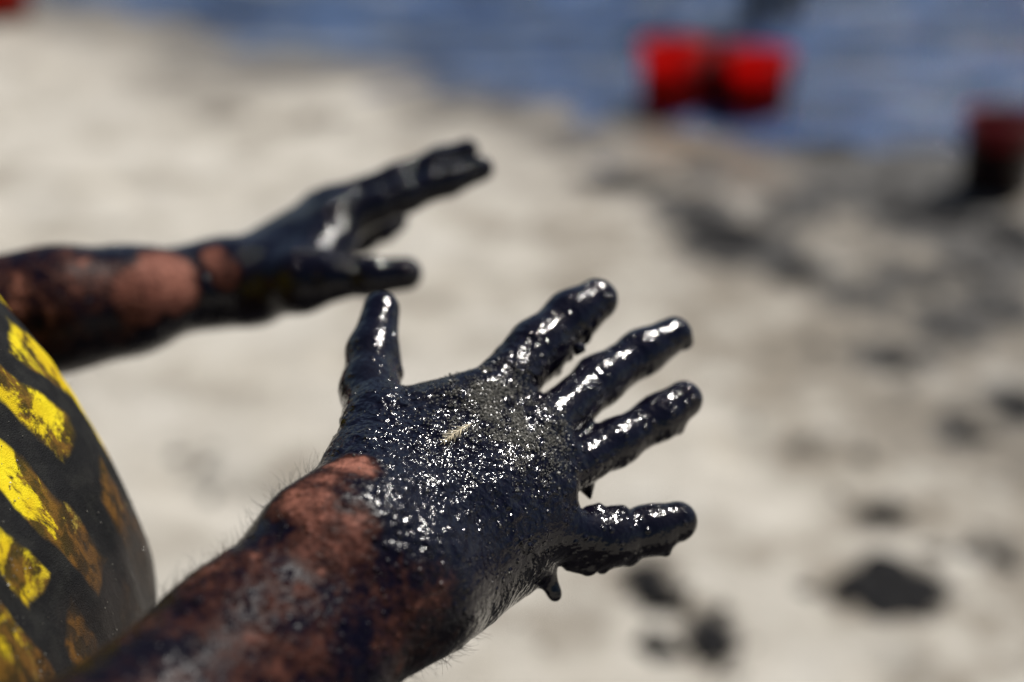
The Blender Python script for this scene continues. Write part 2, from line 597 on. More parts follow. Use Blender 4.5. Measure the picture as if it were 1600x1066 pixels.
# right hand, nearest: metacarpals, carpus, heel of the hand
wr_a, wr_b = A(508, 862, .535), A(640, 925, .548)
groups_near.append((0.016, None, [
    (A(592, 835, .550), A(752, 645, .618), .0160, .0130),
    (A(622, 858, .550), A(834, 688, .612), .0160, .0132),
    (A(650, 888, .555), A(846, 760, .603), .0160, .0125),
    (A(668, 918, .560), A(836, 828, .596), .0165, .0130),
    (A(680, 948, .570), A(806, 884, .604), .0170, .0130),
    (A(540, 800, .552), A(590, 665, .605), .0175, .0140),
    (A(590, 745, .580), A(690, 668, .608), .0130, .0120),
    (A(606, 660, .612), A(738, 630, .620), .0105, .0120),
    (A(508, 862, .535), A(592, 800, .556), .0240, .0160),
    (A(575, 893, .545), A(640, 860, .560), .0240, .0180),
    (wr_b, A(700, 900, .575), .0225, .0180),
    (wr_a, A(368, 1006, .500), .0240, .0238),
    (wr_b, A(470, 1052, .512), .0225, .0265),
    (A(575, 893, .545), A(405, 1022, .510), .0240, .0280),
    (A(368, 1006, .500), A(140, 1218, .440), .0238, .0285),
    (A(470, 1052, .512), A(190, 1285, .450), .0265, .0330),
    (A(405, 1022, .510), A(145, 1255, .448), .0270, .0350),
]))
fing = [
    ([A(752, 642, .617), A(838, 546, .648), A(893, 495, .663), A(932, 469, .670)], [.0145, .0130, .0117, .0102]),
    ([A(834, 685, .612), A(936, 595, .648), A(1003, 551, .665), A(1053, 523, .674)], [.0120, .0110, .0101, .0086]),
    ([A(848, 757, .603), A(962, 692, .632), A(1030, 652, .646), A(1068, 625, .652)], [.0108, .0098, .0096, .0088]),
    ([A(838, 828, .596), A(950, 842, .613), A(1014, 828, .622), A(1058, 815, .626)], [.0116, .0108, .0100, .0090]),
    ([A(590, 660, .605), A(578, 610, .628), A(582, 552, .648), A(596, 484, .664)], [.0145, .0124, .0112, .0086]),
]
for pts, rad in fing:
    groups_near.append((0.006, 0.0042, chain(pts, rad)))
# oil hanging from the hand: drips, ridges and lumps
drips = []


def drip(px, py, d, dx, dy, r0, r1, dd=0.0):
    drips.append((A(px, py, d), A(px + dx, py + dy, d + dd), r0, r1))


drip(850, 890, .607, 16, 38, .0055, .0026)
drip(866, 926, .607, 2, 4, .0026, .0022)
drip(1035, 850, .621, 7, 14, .0045, .0012)
drip(930, 868, .612, 10, 22, .0060, .0020)
drip(900, 872, .608, 18, 14, .0070, .0040)
drip(970, 862, .615, 14, 10, .0060, .0030)
drip(852, 558, .650, 18, 24, .0034, .0009)
drip(876, 538, .652, 14, 20, .0032, .0008)
drip(898, 516, .660, 18, 16, .0040, .0008)
drip(838, 572, .645, 8, 14, .0040, .0020)
drip(930, 800, .611, 6, -8, .0040, .0016)
drip(960, 803, .613, 12, -6, .0034, .0020)
drip(918, 765, .622, 4, 14, .0030, .0008)
drip(1066, 530, .675, 8, 7, .0030, .0018)
drip(1058, 664, .648, 5, 9, .0026, .0008)
drip(905, 545, .640, -4, 8, .0030, .0010)
drip(605, 575, .645, 10, 10, .0060, .0045)
drip(560, 600, .640, -8, -6, .0060, .0050)
groups_near.append((0.003, 0.005, drips))
# web strands between ring finger and little finger, middle and ring
groups_near.append((0.003, 0.005, [(A(880, 765, .600), A(888, 812, .600), .0050, .0050),
                                   (A(872, 668, .615), A(884, 700, .610), .0050, .0050),
                                   (A(800, 618, .626), A(832, 646, .622), .0080, .0080),
                                   (A(900, 665, .630), A(920, 678, .630), .0030, .0028)]))
lo, hi = bounds(groups_near, 0.012)
f_near = make_field(groups_near, 0.010)
vN, qN = surface(f_near, lo, hi, 0.00095)

# left hand, farther
groups_far = [(0.016, None, [
    (A(395, 432, .862), A(530, 345, .872), .0180, .0132),
    (A(385, 425, .875), A(520, 327, .893), .0180, .0132),
    (A(380, 430, .885), A(503, 332, .912), .0170, .0125),
    (A(378, 440, .892), A(490, 345, .930), .0165, .0125),
    (A(385, 450, .852), A(470, 440, .838), .0185, .0165),
    (A(400, 452, .856), A(505, 400, .858), .0180, .0130),
    (A(470, 440, .838), A(520, 385, .860), .0140, .0120),
    (A(345, 441, .856), A(395, 440, .862), .0205, .0190),
    (A(345, 441, .872), A(390, 440, .885), .0200, .0170),
    (A(345, 441, .856), A(200, 469, .826), .0205, .0270),
    (A(345, 441, .872), A(200, 472, .842), .0200, .0265),
    (A(200, 469, .826), A(90, 482, .806), .0270, .0300),
    (A(200, 472, .842), A(90, 486, .822), .0265, .0310),
    (A(90, 482, .806), A(-240, 535, .765), .0300, .0370),
    (A(90, 486, .822), A(-240, 540, .780), .0310, .0370),
])]
for pts, rad in [
    ([A(530, 345, .872), A(634, 305, .880), A(700, 282, .885), A(752, 264, .888)], [.0130, .0106, .0095, .0080]),
    ([A(520, 325, .893), A(622, 283, .905), A(688, 254, .912), A(730, 236, .915)], [.0130, .0108, .0096, .0078]),
    ([A(503, 330, .912), A(585, 325, .940), A(612, 342, .945), A(600, 362, .938)], [.0125, .0105, .0094, .0080]),
    ([A(490, 345, .930), A(548, 352, .952), A(575, 370, .955), A(562, 384, .948)], [.0120, .0096, .0085, .0072]),
    ([A(472, 438, .838), A(515, 435, .832), A(578, 433, .830), A(634, 428, .834)], [.0160, .0128, .0108, .0098]),
]:
    groups_far.append((0.006, 0.008, chain(pts, rad)))
lo, hi = bounds(groups_far, 0.012)
f_far = make_field(groups_far, 0.010)
vF, qF = surface(f_far, lo, hi, 0.0015)


def dress(v, q, skin_spots, skin_all, grit_spots, along, amp=1.0):
    """relief of the oil coat and the per-vertex coverage"""
    n = vnormals(v, q)
    sk = np.zeros(len(v))
    for c, r, s in skin_spots:
        dist = np.linalg.norm(v - c, axis=1)
        sk = np.maximum(sk, s * (1 - sstep(0.55, 1.2, dist / r)))
    for c, r, s in skin_all:
        dist = np.linalg.norm(v - c, axis=1)
        sk = np.maximum(sk, s * (1 - sstep(0.6, 1.1, dist / r)))
    gr = np.full(len(v), 0.20)
    for c, r, s in grit_spots:
        dist = np.linalg.norm(v - c, axis=1)
        gr = np.maximum(gr, s * (1 - sstep(0.5, 1.15, dist / r)))
    gr = np.clip(gr + (fbm(v, 70, 2, 77) - 0.5) * 1.1 * sstep(.15, .5, gr), 0, 1)
    g2 = np.clip(1.25 * gr - 0.18, 0.03, 1.1)
    d = (fbm(v, 60, 2, 3) - 0.5) * 0.0022 * g2 + (fbm(v, 170, 2, 11) - 0.5) * 0.0016 * g2 + (fbm(v, 420, 2, 29) - 0.5) * 0.0007 * g2
    al = along / np.linalg.norm(along)
    vs = v - (v @ al)[:, None] * al * 0.72              # folds run along the hand
    d = d + (fbm(vs, 130, 2, 61) - 0.5) * 0.0020 * sstep(0.5, 0.95, gr)
    d = d + sstep(.62, .95, vnoise(v, 210, 64)) * 0.0008 * np.clip(gr * 1.5, 0.15, 1)
    v2 = v + n * (d * amp * (1 - 0.5 * np.clip(sk, 0, 1)))[:, None]
    return v2, sk, gr


skin_near = [(A(548, 765, .545), .017, .85), (A(520, 795, .535), .019, .80), (A(490, 825, .525), .021, .78), (A(535, 845, .522), .019, .68),
             (A(600, 890, .525), .014, .7), (A(500, 880, .51), .022, .55), (A(660, 935, .53), .012, .5), (A(570, 940, .51), .03, .42)]
skin_near_all = [(A(450, 985, .48), .056, .44), (A(270, 1130, .44), .07, .38), (A(600, 980, .53), .04, .36)]
grit_near = [(A(680, 720, .575), .050, 1.0), (A(620, 800, .55), .04, .95), (A(800, 660, .60), .028, .9), (A(850, 740, .595), .025, .7),
             (A(560, 700, .58), .030, .8), (A(460, 940, .49), .06, .34), (A(300, 1080, .46), .07, .34), (A(800, 560, .63), .018, .75), (A(760, 800, .585), .03, .8)]
vN, skN, grN = dress(vN, qN, skin_near, skin_near_all, grit_near, A(834, 688, .612) - A(622, 858, .550))
skin_far = [(A(255, 435, .815), .024, .85), (A(225, 460, .80), .022, .9), (A(280, 455, .81), .020, .85), (A(336, 416, .838), .014, .80), (A(355, 432, .835), .013, .75),
            (A(150, 440, .79), .030, .42), (A(60, 440, .78), .04, .50), (A(10, 460, .77), .03, .5)]
skin_far_all = [(A(100, 500, .79), .06, .34), (A(-150, 500, .76), .10, .5)]
grit_far = [(A(490, 365, .85), .035, .55), (A(400, 400, .86), .03, .4), (A(640, 290, .87), .055, .45)]
vF, skF, grF = dress(vF, qF, skin_far, skin_far_all, grit_far, A(530, 345, .872) - A(395, 432, .862), 0.4)

# trunk, upper arms, legs, head
elR, elL = A(120, 1250, .448), A(-240, 538, .772)
fore_R, fore_L = A(120, 1250, .448) - A(405, 1022, .510), A(-240, 538, .772) - A(90, 484, .814)
elR2 = elR + fore_R / np.linalg.norm(fore_R) * 0.07
elL2 = elL + fore_L / np.linalg.norm(fore_L) * 0.05
V = lambda *a: np.array(a, float)
shR, shL = V(-.40, .26, 1.47), V(-.42, .68, 1.47)
trunk = [(0.09, None, [
    (V(-.380, .35, 1.42), V(-.390, .58, 1.42), .100, .100),
    (V(-.366, .38, 1.27), V(-.366, .55, 1.27), .115, .115),
    (V(-.332, .40, 1.16), V(-.332, .52, 1.16), .165, .165),
    (V(-.330, .38, .95), V(-.330, .54, .95), .145, .145),
    (V(-.40, .46, 1.46), V(-.385, .46, 1.60), .060, .055),
    (shR, V(-.40, .38, 1.43), .058, .07), (shL, V(-.41, .56, 1.43), .058, .07),
]),
    (0.03, 0.03, [(shR, elR2, .055, .042), (elR2, A(125, 1215, .440), .040, .030), (elR2, A(190, 1285, .450), .042, .033), (elR2, A(145, 1255, .448), .042, .035)]),
    (0.03, 0.03, [(shL, elL2, .055, .040), (elL2, elL, .040, .0385)]),
    (0.03, 0.05, [(V(-.35, 0.370, .86), V(-.32, 0.350, .47), .088, .056), (V(-.32, 0.350, .47), V(-.36, 0.340, .10), .056, .036),
                  (V(-.37, 0.340, .05), V(-.18, 0.320, .03), .038, .026)]),
    (0.03, 0.05, [(V(-.35, 0.540, .86), V(-.32, 0.560, .47), .088, .056), (V(-.32, 0.560, .47), V(-.36, 0.570, .10), .056, .036),
                  (V(-.37, 0.570, .05), V(-.18, 0.590, .03), .038, .026)]),
    (0.03, 0.03, [(V(-.385, 0.460, 1.70), V(-.375, 0.460, 1.76), .078, .083), (V(-.345, 0.460, 1.665), V(-.35, 0.460, 1.72), .058, .066),
                  (V(-.285, 0.460, 1.705), V(-.270, 0.460, 1.685), .009, .012), (V(-.375, 0.375, 1.71), V(-.375, 0.375, 1.69), .013, .010),
                  (V(-.375, 0.545, 1.71), V(-.375, 0.545, 1.69), .013, .010), (V(-.295, 0.440, 1.645), V(-.295, 0.480, 1.645), .016, .016)]),
]
f_trunk = make_field(trunk, 0.04)
lo, hi = bounds(trunk, 0.03)
vT, qT = surface(f_trunk, lo, hi, 0.0055)
nT = vnormals(vT, qT)
d_arm = np.minimum(cone_d(vT.astype(np.float32), elR2, elR, .04, .0385), cone_d(vT.astype(np.float32), elL2, elL, .04, .0385))

person = empty('person', (-.36, .46, 0))
tag(person, 'person holding out both hands coated in black oil, in yellow and black patterned clothing', 'person')
inv = -np.array(person.location)
va = np.concatenate([vN, vF, vT - nT * 0.004 * (vT[:, 2] < 1.5)[:, None]]) + inv
qa = np.concatenate([qN, qF + len(vN), qT + len(vN) + len(vF)])
skT = np.where(vT[:, 2] > 1.58, 1.0, 0.42)
body = link('body', mesh_np('body', va, qa, {'skin': np.concatenate([skN, skF, skT]), 'grit': np.concatenate([grN, grF, np.full(len(vT), .2)])}), M['body'], person)

# clothing: shells lifted from the trunk surface


def shell(name, mask, lift, mat, parent, wr=0.0, soil_shade=None, uv=None):
    fm = mask[qT].all(1)
    qs = qT[fm]
    ids, ix = np.unique(qs, return_inverse=True)
    qs = ix.reshape(qs.shape)
    p, n = vT[ids], nT[ids]
    w = 0
    if wr:
        w = (fbm(p * np.array([1, 1, .55]), 14, 2, 51) - .5) * wr + (fbm(p * np.array([1, 1, .5]), 40, 3, 52) - .5) * wr * .35
    outer = p + n * (lift + w)[:, None] if wr else p + n * lift
    inner = p + n * 0.0008
    m = len(p)
    # rim
    e = np.concatenate([qs[:, [k, (k + 1) % 4]] for k in range(4)])
    key = np.sort(e, 1)
    _, inv_i, cnt = np.unique(key, axis=0, return_inverse=True, return_counts=True)
    be = e[cnt[inv_i.ravel()] == 1]
    rim = np.stack([be[:, 1], be[:, 0], be[:, 0] + m, be[:, 1] + m], 1)
    faces = np.concatenate([qs, qs[:, ::-1] + m, rim])
    vv = np.concatenate([outer, inner])
    attrs = {}
    if soil_shade is not None:
        s = soil_shade(vv)
        attrs['soil_shade'] = s
    me = mesh_np(name, vv + inv, faces, attrs)
    if uv is not None:
        u = uv(vv)
        lay = me.uv_layers.new(name='cloth')
        li = np.empty(len(me.loops), np.int32)
        me.loops.foreach_get('vertex_index', li)
        lay.data.foreach_set('uv', u[li].astype(np.float32).ravel())
    return link(name, me, mat, parent)


def arm_t(v, a, b):
    ba = b - a
    return (v - a) @ ba / (ba @ ba), np.linalg.norm(np.cross(v - a, ba), axis=1) / np.linalg.norm(ba)


tr, dr = arm_t(vT, shR, elR2)
tl, dl = arm_t(vT, shL, elL2)
on_r = (dr < .085) & (tr > 0.25) & (tr < 1.4) & (vT[:, 1] < .36)
on_l = (dl < .085) & (tl > 0.25) & (tl < 1.4) & (vT[:, 1] > .56)
on_arm = np.minimum(cone_d(vT.astype(np.float32), shR, elR2, .055, .04), cone_d(vT.astype(np.float32), shL, elL2, .055, .04)) < make_field(trunk[:1], .09)(vT)
on_r, on_l = on_r & on_arm, on_l & on_arm
body_z = (vT[:, 2] > .90) & (vT[:, 2] < 1.58) & ((vT[:, 2] < 1.49) | (np.hypot(vT[:, 0] + .395, vT[:, 1] - .46) > .088))
shirt_mask = body_z & ~((on_r & (tr > .55)) | (on_l & (tl > .55))) & ~(d_arm < make_field(trunk[:1], .09)(vT))


def shirt_soil_shade(v):
    w = (fbm(v, 14, 2, 88) - .5) * .03
    s = sstep(-.200, -.168, v[:, 0] + w) * 0.62 + 0.5 * (1 - sstep(1.17, 1.25, v[:, 2] + w)) * sstep(-.30, -.22, v[:, 0])  # real soiling on the front, near arm's shade painted into the lower part
    return np.clip(s, 0, 1)


def shirt_uv(v):
    a = np.arctan2(v[:, 1] - .46, v[:, 0] + .32)
    return np.stack([a * 0.17, v[:, 2]], -1)


shell('shirt', shirt_mask, 0.007, M['shirt'], person, 0.013, shirt_soil_shade, shirt_uv)
shell('trousers', (vT[:, 2] < .93) & (vT[:, 2] > .12) & (vT[:, 0] > -.7), 0.010, M['trouser'], person, 0.012)
shell('hair', (vT[:, 2] > 1.735) & (vT[:, 0] < -.305 + (vT[:, 2] - 1.80) * .5) | ((vT[:, 2] > 1.66) & (vT[:, 0] < -.40)), 0.012, M['hair'], person, 0.01)
for ey in (.432, .488):
    gx = 16
    th = np.linspace(0, math.pi, 9)
    ph = np.linspace(0, 2 * math.pi, gx, endpoint=False)
    ev = np.array([[math.sin(t) * math.cos(p), math.sin(t) * math.sin(p), math.cos(t)] for t in th for p in ph]) * .011 + V(-.297, ey, 1.722)
    ef = [[i * gx + j, i * gx + (j + 1) % gx, (i + 1) * gx + (j + 1) % gx, (i + 1) * gx + j] for i in range(8) for j in range(gx)]
    link('eye', mesh_np('eye', ev + inv, ef), M['eye'], person)


def tubes(paths, radii, sides=3):
    vs, fs = [], []
    for p, rr in zip(paths, radii):
        p = np.asarray(p)
        t = np.gradient(p, axis=0)
        t /= np.linalg.norm(t, axis=1, keepdims=True) + 1e-12
        ref = np.array([0.31, 0.57, 0.76])
        u = np.cross(t, ref)
        u /= np.linalg.norm(u, axis=1, keepdims=True) + 1e-12
        w = np.cross(t, u)
        b = len(vs)
        for k in range(len(p)):
            r = rr * (1 - 0.75 * k / (len(p) - 1)) if np.isscalar(rr) else rr[k]
            for s in range(sides):
                a = 2 * math.pi * s / sides
                vs.append(p[k] + (u[k] * math.cos(a) + w[k] * math.sin(a)) * r)
        for k in range(len(p) - 1):
            for s in range(sides):
                s2 = (s + 1) % sides
                fs.append([b + k * sides + s, b + k * sides + s2, b + (k + 1) * sides + s2, b + (k + 1) * sides + s])
    return np.array(vs), np.array(fs)


# hairs on the forearms
nN, nF = vnormals(vN, qN), vnormals(vF, qF)


def hairs(v, n, root, tip, r0, count, length, seed):
    g = np.random.default_rng(seed)
    ax = tip - root
    L = np.linalg.norm(ax)
    ax = ax / L
    s = (v - root) @ ax
    ok = np.where((s > 0.0) & (s < L))[0]
    pick = g.choice(ok, count, replace=False)
    out, rad = [], []
    for i in pick:
        d = n[i] * 0.75 + ax * g.uniform(.2, .9) + g.normal(0, .35, 3)
        d /= np.linalg.norm(d)
        curl = g.normal(0, .8, 3) + ax * .5
        l = length * g.uniform(.5, 1.3)
        p = [v[i] - n[i] * .0004]
        for k in range(5):
            p.append(p[-1] + d * l / 5)
            d = d + curl * .22
            d /= np.linalg.norm(d)
        out.append(p)
        rad.append(g.uniform(.00006, .00011))
    return tubes(out, rad)


hv, hf = hairs(vN, nN, A(250, 1100, .47), A(545, 775, .55), .04, 1500, .0085, 4)
hv2, hf2 = hairs(vF, nF, A(0, 480, .80), A(340, 430, .86), .04, 350, .008, 5)
tag(link('arm_hair', mesh_np('arm_hair', np.concatenate([hv, hv2]) + inv, np.concatenate([hf, hf2 + len(hv)])), M['hair'], person), kind='stuff')

# wet sand grains stuck to the back of the near hand
cen_s = [(A(745, 630, .600), .013, 1600), (A(800, 650, .598), .017, 2300), (A(820, 690, .595), .013, 1900), (A(770, 600, .61), .010, 700), (A(790, 690, .59), .010, 500), (A(700, 700, .58), .03, 500)]
face_cam = (nN @ (np.array([0, 0, CAM_H]) - vN.mean(0))) > 0
gp, gn = [], []
for c, r, k in cen_s:
    w = np.exp(-(np.linalg.norm(vN - c, axis=1) / r) ** 2) * face_cam * np.clip(vnoise(vN, 220, 8) * 2 - .5, 0.02, 1)
    pick = rng.choice(len(vN), k, p=w / w.sum())
    gp.append(vN[pick] + rng.normal(0, .0004, (k, 3)))
    gn.append(nN[pick])
gp, gn = np.concatenate(gp), np.concatenate(gn)
octa = np.array([[1, 0, 0], [-1, 0, 0], [0, 1, 0], [0, -1, 0], [0, 0, 1], [0, 0, -1]], float)
of = np.array([[0, 2, 4], [2, 1, 4], [1, 3, 4], [3, 0, 4], [2, 0, 5], [1, 2, 5], [3, 1, 5], [0, 3, 5]])


def grains(p, size, spread=.35):
    """tiny turned octahedra, one per point"""
    k = len(p)
    sc = rng.lognormal(math.log(size), spread, (k, 1, 1)) * rng.uniform(.7, 1.3, (k, 1, 3))
    rq = rng.normal(0, 1, (k, 4))
    rq /= np.linalg.norm(rq, axis=1, keepdims=True)
    w_, x_, y_, z_ = rq.T
    R = np.stack([1 - 2 * (y_ * y_ + z_ * z_), 2 * (x_ * y_ - z_ * w_), 2 * (x_ * z_ + y_ * w_), 2 * (x_ * y_ + z_ * w_), 1 - 2 * (x_ * x_ + z_ * z_), 2 * (y_ * z_ - x_ * w_),
                  2 * (x_ * z_ - y_ * w_), 2 * (y_ * z_ + x_ * w_), 1 - 2 * (x_ * x_ + y_ * y_)], -1).reshape(-1, 3, 3)
    v = np.einsum('nij,nkj->nki', R, octa[None] * sc) + p[:, None]
    return v.reshape(-1, 3), (of[None] + 6 * np.arange(k)[:, None, None]).reshape(-1, 3)


gv, gf = grains(gp + gn * .0001, .00030)
gro = link('sand_grains', mesh_np('sand_grains', gv, gf, smooth=False), M['grain'])
tag(gro, 'patch of grey wet sand grains stuck to the knuckles of the near oily hand', 'sand', kind='stuff')

# sand specks on the front of the shirt
so = bpy.data.objects['shirt'].data
sv = np.empty(len(so.vertices) * 3, np.float32)
so.vertices.foreach_get('co', sv)
sv = sv.reshape(-1, 3)[:len(sv) // 6].astype(float)
wsp = np.exp(-((np.arctan2(sv[:, 1], sv[:, 0] - .04) - .1) / .45) ** 2) * (sv[:, 2] > 1.05) * (sv[:, 2] < 1.34) * np.clip(vnoise(sv, 30, 5) * 2 - .7, 0, 1)
pk = rng.choice(len(sv), 1100, p=wsp / wsp.sum())
gv, gf = grains(sv[pk] + rng.normal(0, .0016, (1100, 3)) * (0, 1, 1), .00032, .4)
tag(link('sand_specks', mesh_np('sand_specks', gv, gf, smooth=False), M['grain'], person), kind='stuff')

# small pale feather on the near hand
ia = np.argmin(((vN - A(712, 676, .575)) ** 2).sum(1) + (~face_cam) * 1.0)


def on_hand(px, py, lift):
    """the point of the hand's surface seen near that direction, lifted off it"""
    o = np.array([0, 0, CAM_H])
    d = A(px, py, 1.0) - o
    d /= np.linalg.norm(d)
    t = (vN - o) @ d
    off = np.linalg.norm(vN - o - t[:, None] * d, axis=1)
    c = np.where(off < .0012)[0]
    i = c[np.argmin(t[c])]
    return vN[i] + nN[i] * lift, nN[i]


fa, fn0 = on_hand(734, 664, .0022)
fb, _ = on_hand(696, 690, .0012)
fdir = fb - fa
flen = np.linalg.norm(fdir)
fdir /= flen
fside = np.cross(fn0, fdir)
feather = empty('feather', tuple(fa))
tag(feather, 'tiny pale feather stuck to the black oil on the back of the near hand', 'feather')
sp = [fa + fdir * flen * s + fn0 * .001 * math.sin(s * 3) - fa for s in np.linspace(0, 1.15, 8)]
v_, f_ = tubes([sp], [[.00022, .0002, .0002, .00018, .00016, .00014, .0001, .00006]], 5)
shaft = link('shaft', mesh_np('shaft', v_, f_), M['feather'], feather)
pp, rr = [], []
for k in range(46):
    s = rng.uniform(.08, 1.0)
    sgn = 1 if k % 2 else -1
    l = .0042 * (0.45 + .55 * math.sin(s * 3.0)) * rng.uniform(.7, 1.25)
    b = fdir * flen * s + fn0 * .001 * math.sin(s * 3)
    d = fdir * .85 + fside * sgn * .55 + rng.normal(0, .12, 3)
    pp.append([b, b + d * l * .5 + fn0 * .0002, b + d * l + fn0 * rng.uniform(-.0002, .0008)])
    rr.append([.00017, .00014, .00005])
v_, f_ = tubes(pp, rr, 3)
tag(link('vane', mesh_np('vane', v_, f_), M['feather'], feather), kind='stuff')

# ------------------------------------------------------------------ red buckets


def mat_bucket(name, oil_z, oil_amt, trans=0.6, dim=1.0):
    t = NT(name)
    z = t.n('ShaderNodeSeparateXYZ', {0: t.coords()}).outputs[2]
    n = t.noise(14, 5, 0.65)
    red = t.mix(t.ramp(t.noise(40, 3), 0.3, 0.7), (0.74 * dim, 0.018 * dim, 0.006), (0.84 * dim, 0.03 * dim, 0.008))
    f = t.ramp(t.math('ADD', t.math('MULTIPLY', t.math('SUBTRACT', oil_z, z), 7.0), t.math('ADD', t.math('SUBTRACT', n, 0.5), oil_amt)), 0.0, 0.35)
    f = t.math('MULTIPLY', f, 0.96)
    c = t.mix(f, red, (0.012, 0.009, 0.008))
    t.p(Base_Color=c, Roughness=t.mixf(f, 0.38, 0.25))
    tr = t.n('ShaderNodeBsdfTranslucent', {'Color': c})
    mx = t.n('ShaderNodeMixShader', {0: trans, 1: t.b.outputs[0], 2: tr.outputs[0]})
    t.t.links.new(mx.outputs[0], t.out.inputs[0])
    return t.m


def lathe(prof, seg=40):
    vs, fs = [], []
    for r, z in prof:
        for s in range(seg):
            a = 2 * math.pi * s / seg
            vs.append((r * math.cos(a), r * math.sin(a), z))
    for i in range(len(prof) - 1):
        for s in range(seg):
            s2 = (s + 1) % seg
            fs.append([i * seg + s, i * seg + s2, (i + 1) * seg + s2, (i + 1) * seg + s])
    return np.array(vs), fs


def bucket(px, py, label, mat, rz, up=True, scale=1.0, lean=0.0, content=True):
    g = ground(px, py)
    z = sand_z(g[0], g[1])
    e = empty('bucket', (g[0], g[1], z - .006), rz)
    e.rotation_euler = (lean, 0, rz)
    e.scale = (scale * 1.10, scale * 1.10, scale * .90)
    tag(e, label, 'bucket', 'red buckets along the waterline')
    prof = [(.001, .006), (.138, .006), (.143, 0), (.147, .004), (.150, .30), (.156, .302), (.156, .314), (.151, .316), (.152, .336), (.158, .338),
            (.158, .350), (.152, .352), (.153, .366), (.158, .368), (.158, .376), (.149, .376), (.147, .36), (.128, .02), (.001, .016)]
    v, f = lathe(prof)
    link('pail', mesh_np('pail', v, f), mat, e)
    hp = []
    for k in range(25):
        a = math.pi * k / 24
        hp.append((.166 * math.cos(a), -.165 * math.sin(a) * .93, .335 - .05 * math.sin(a) * 1.4))
    v, f = tubes([hp], [[.0022] * 25], 8)
    h = link('handle', mesh_np('handle', v, f), M['wire'], e)
    v, f = tubes([hp[10:15]], [[.009] * 5], 10)
    link('grip', mesh_np('grip', v, f), M['dark_wader'], h)
    for s in (-1, 1):
        v, f = lathe([(.001, -.008), (.014, -.008), (.016, 0), (.014, .010), (.001, .012)], 16)
        v = v[:, [2, 1, 0]] * (s, 1, 1) + (s * .159, 0, .335)
        link('handle_boss', mesh_np('handle_boss', v, f), mat, e)
    if content:
        v, f = lathe([(.001, .262), (.06, .268), (.11, .258), (.1425, .25)], 32)
        v[:, 2] += (fbm(v, 25, 2, 3) - .5) * .03
        link('oily_sand_load', mesh_np('oily_sand_load', v, f), M['tar'], e)
    return e


mb = mat_bucket('red_plastic', -.03, -0.25)
mb2 = mat_bucket('oil_and_shade_red_plastic', .27, 0.12, 0.05, 0.3)  # oil on the right-edge bucket, painted gap shade on the middle one
mb3 = mat_bucket('faded_red_plastic', .08, 0.05)
bucket(1050, 168, 'bright red bucket at the waterline, left one of the touching pair', mb, .4, scale=.84)
bucket(1182, 172, 'bright red bucket at the waterline, right one of the touching pair', mb, 1.9, scale=.78)
bucket(1116, 152, 'dark red bucket added to fill the shaded gap between the two bright red ones', mb2, 1.2, scale=.74, content=False)  # added bucket, its dark colour stands in for shade between the pair
bucket(1556, 294, 'dark red bucket smeared with black oil at the right edge of the beach', mb2, 2.6, scale=.80)
bucket(2, 30, 'dark red bucket far off in the top left corner of the beach', mb3, 1.0)

# ------------------------------------------------------------------ wading figure behind the buckets


def far_person(px, py):
    g = ground(px, py)
    fl = sand_z(g[0], g[1])
    e = empty('person', (g[0], g[1], fl))
    tag(e, 'person in dark waders standing in shallow water behind the red buckets', 'person')
    legs, feet = [], []
    for s in (-1, 1):
        legs.append((V(.095 * s, 0, .86), V(.10 * s, .02, .47), .085, .062))
        legs.append((V(.10 * s, .02, .47), V(.098 * s, 0, .09), .062, .052))
        legs.append((V(.098 * s, .01, .05), V(.12 * s, -.17, .035), .05, .038))
    gr = [(.03, None, legs), (.06, .05, [(V(-.06, 0, .92), V(.06, 0, .92), .12, .12), (V(-.08, 0, 1.2), V(.08, 0, 1.2), .11, .11), (V(-.12, 0, 1.38), V(.12, 0, 1.38), .08, .08),
                                         (V(0, 0, 1.4), V(0, -.01, 1.55), .055, .052)]),
          (.03, .03, [(V(0, -.01, 1.66), V(0, 0, 1.72), .078, .088), (V(0, -.03, 1.62), V(0, -.03, 1.68), .055, .062), (V(0, -.095, 1.66), V(0, -.105, 1.645), .01, .012)])]
    for s in (-1, 1):
        gr.append((.03, .03, chain([V(.19 * s, 0, 1.40), V(.25 * s, .02, 1.13), V(.22 * s, -.10, .90), V(.215 * s, -.16, .83)], [.055, .042, .032, .028])))
        for k in range(4):
            b = V(.215 * s + (k - 1.5) * .018, -.165, .82)
            gr.append((.01, .012, chain([b, b + V(0, -.015, -.04), b + V(0, .0, -.075 + .008 * abs(k - 1.3))], [.011, .009, .007])))
        gr.append((.01, .012, chain([V(.195 * s, -.15, .84), V(.175 * s, -.18, .80), V(.175 * s, -.185, .77)], [.013, .01, .008])))
    lo, hi = bounds(gr, .03)
    v, q = surface(make_field(gr, .03), lo, hi, .010)
    v = relax(v, q, 1)
    n = vnormals(v, q)
    bm = mesh_np('body', v, q, {'skin': np.full(len(v), 1.0), 'grit': np.zeros(len(v))})
    link('body', bm, M['body'], e)

    def sub(name, mask, lift, mat):
        qs = q[mask[q].all(1)]
        ids, ix = np.unique(qs, return_inverse=True)
        w = (fbm(v[ids], 9, 2, 3) - .5) * .02
        link(name, mesh_np(name, v[ids] + n[ids] * (lift + w)[:, None], ix.reshape(qs.shape)), mat, e)
    arm = np.abs(v[:, 0]) > .165
    sub('waders', (v[:, 2] < 1.15) & ~arm, .016, M['dark_wader'])
    sub('jacket', ((v[:, 2] > 1.10) & (v[:, 2] < 1.48)) | (arm & (v[:, 2] > .9) & (v[:, 2] < 1.48)), .018, M['white_suit'])
    sub('hair', (v[:, 2] > 1.72) | ((v[:, 2] > 1.64) & (v[:, 1] > .03)), .012, M['hair'])
    return e


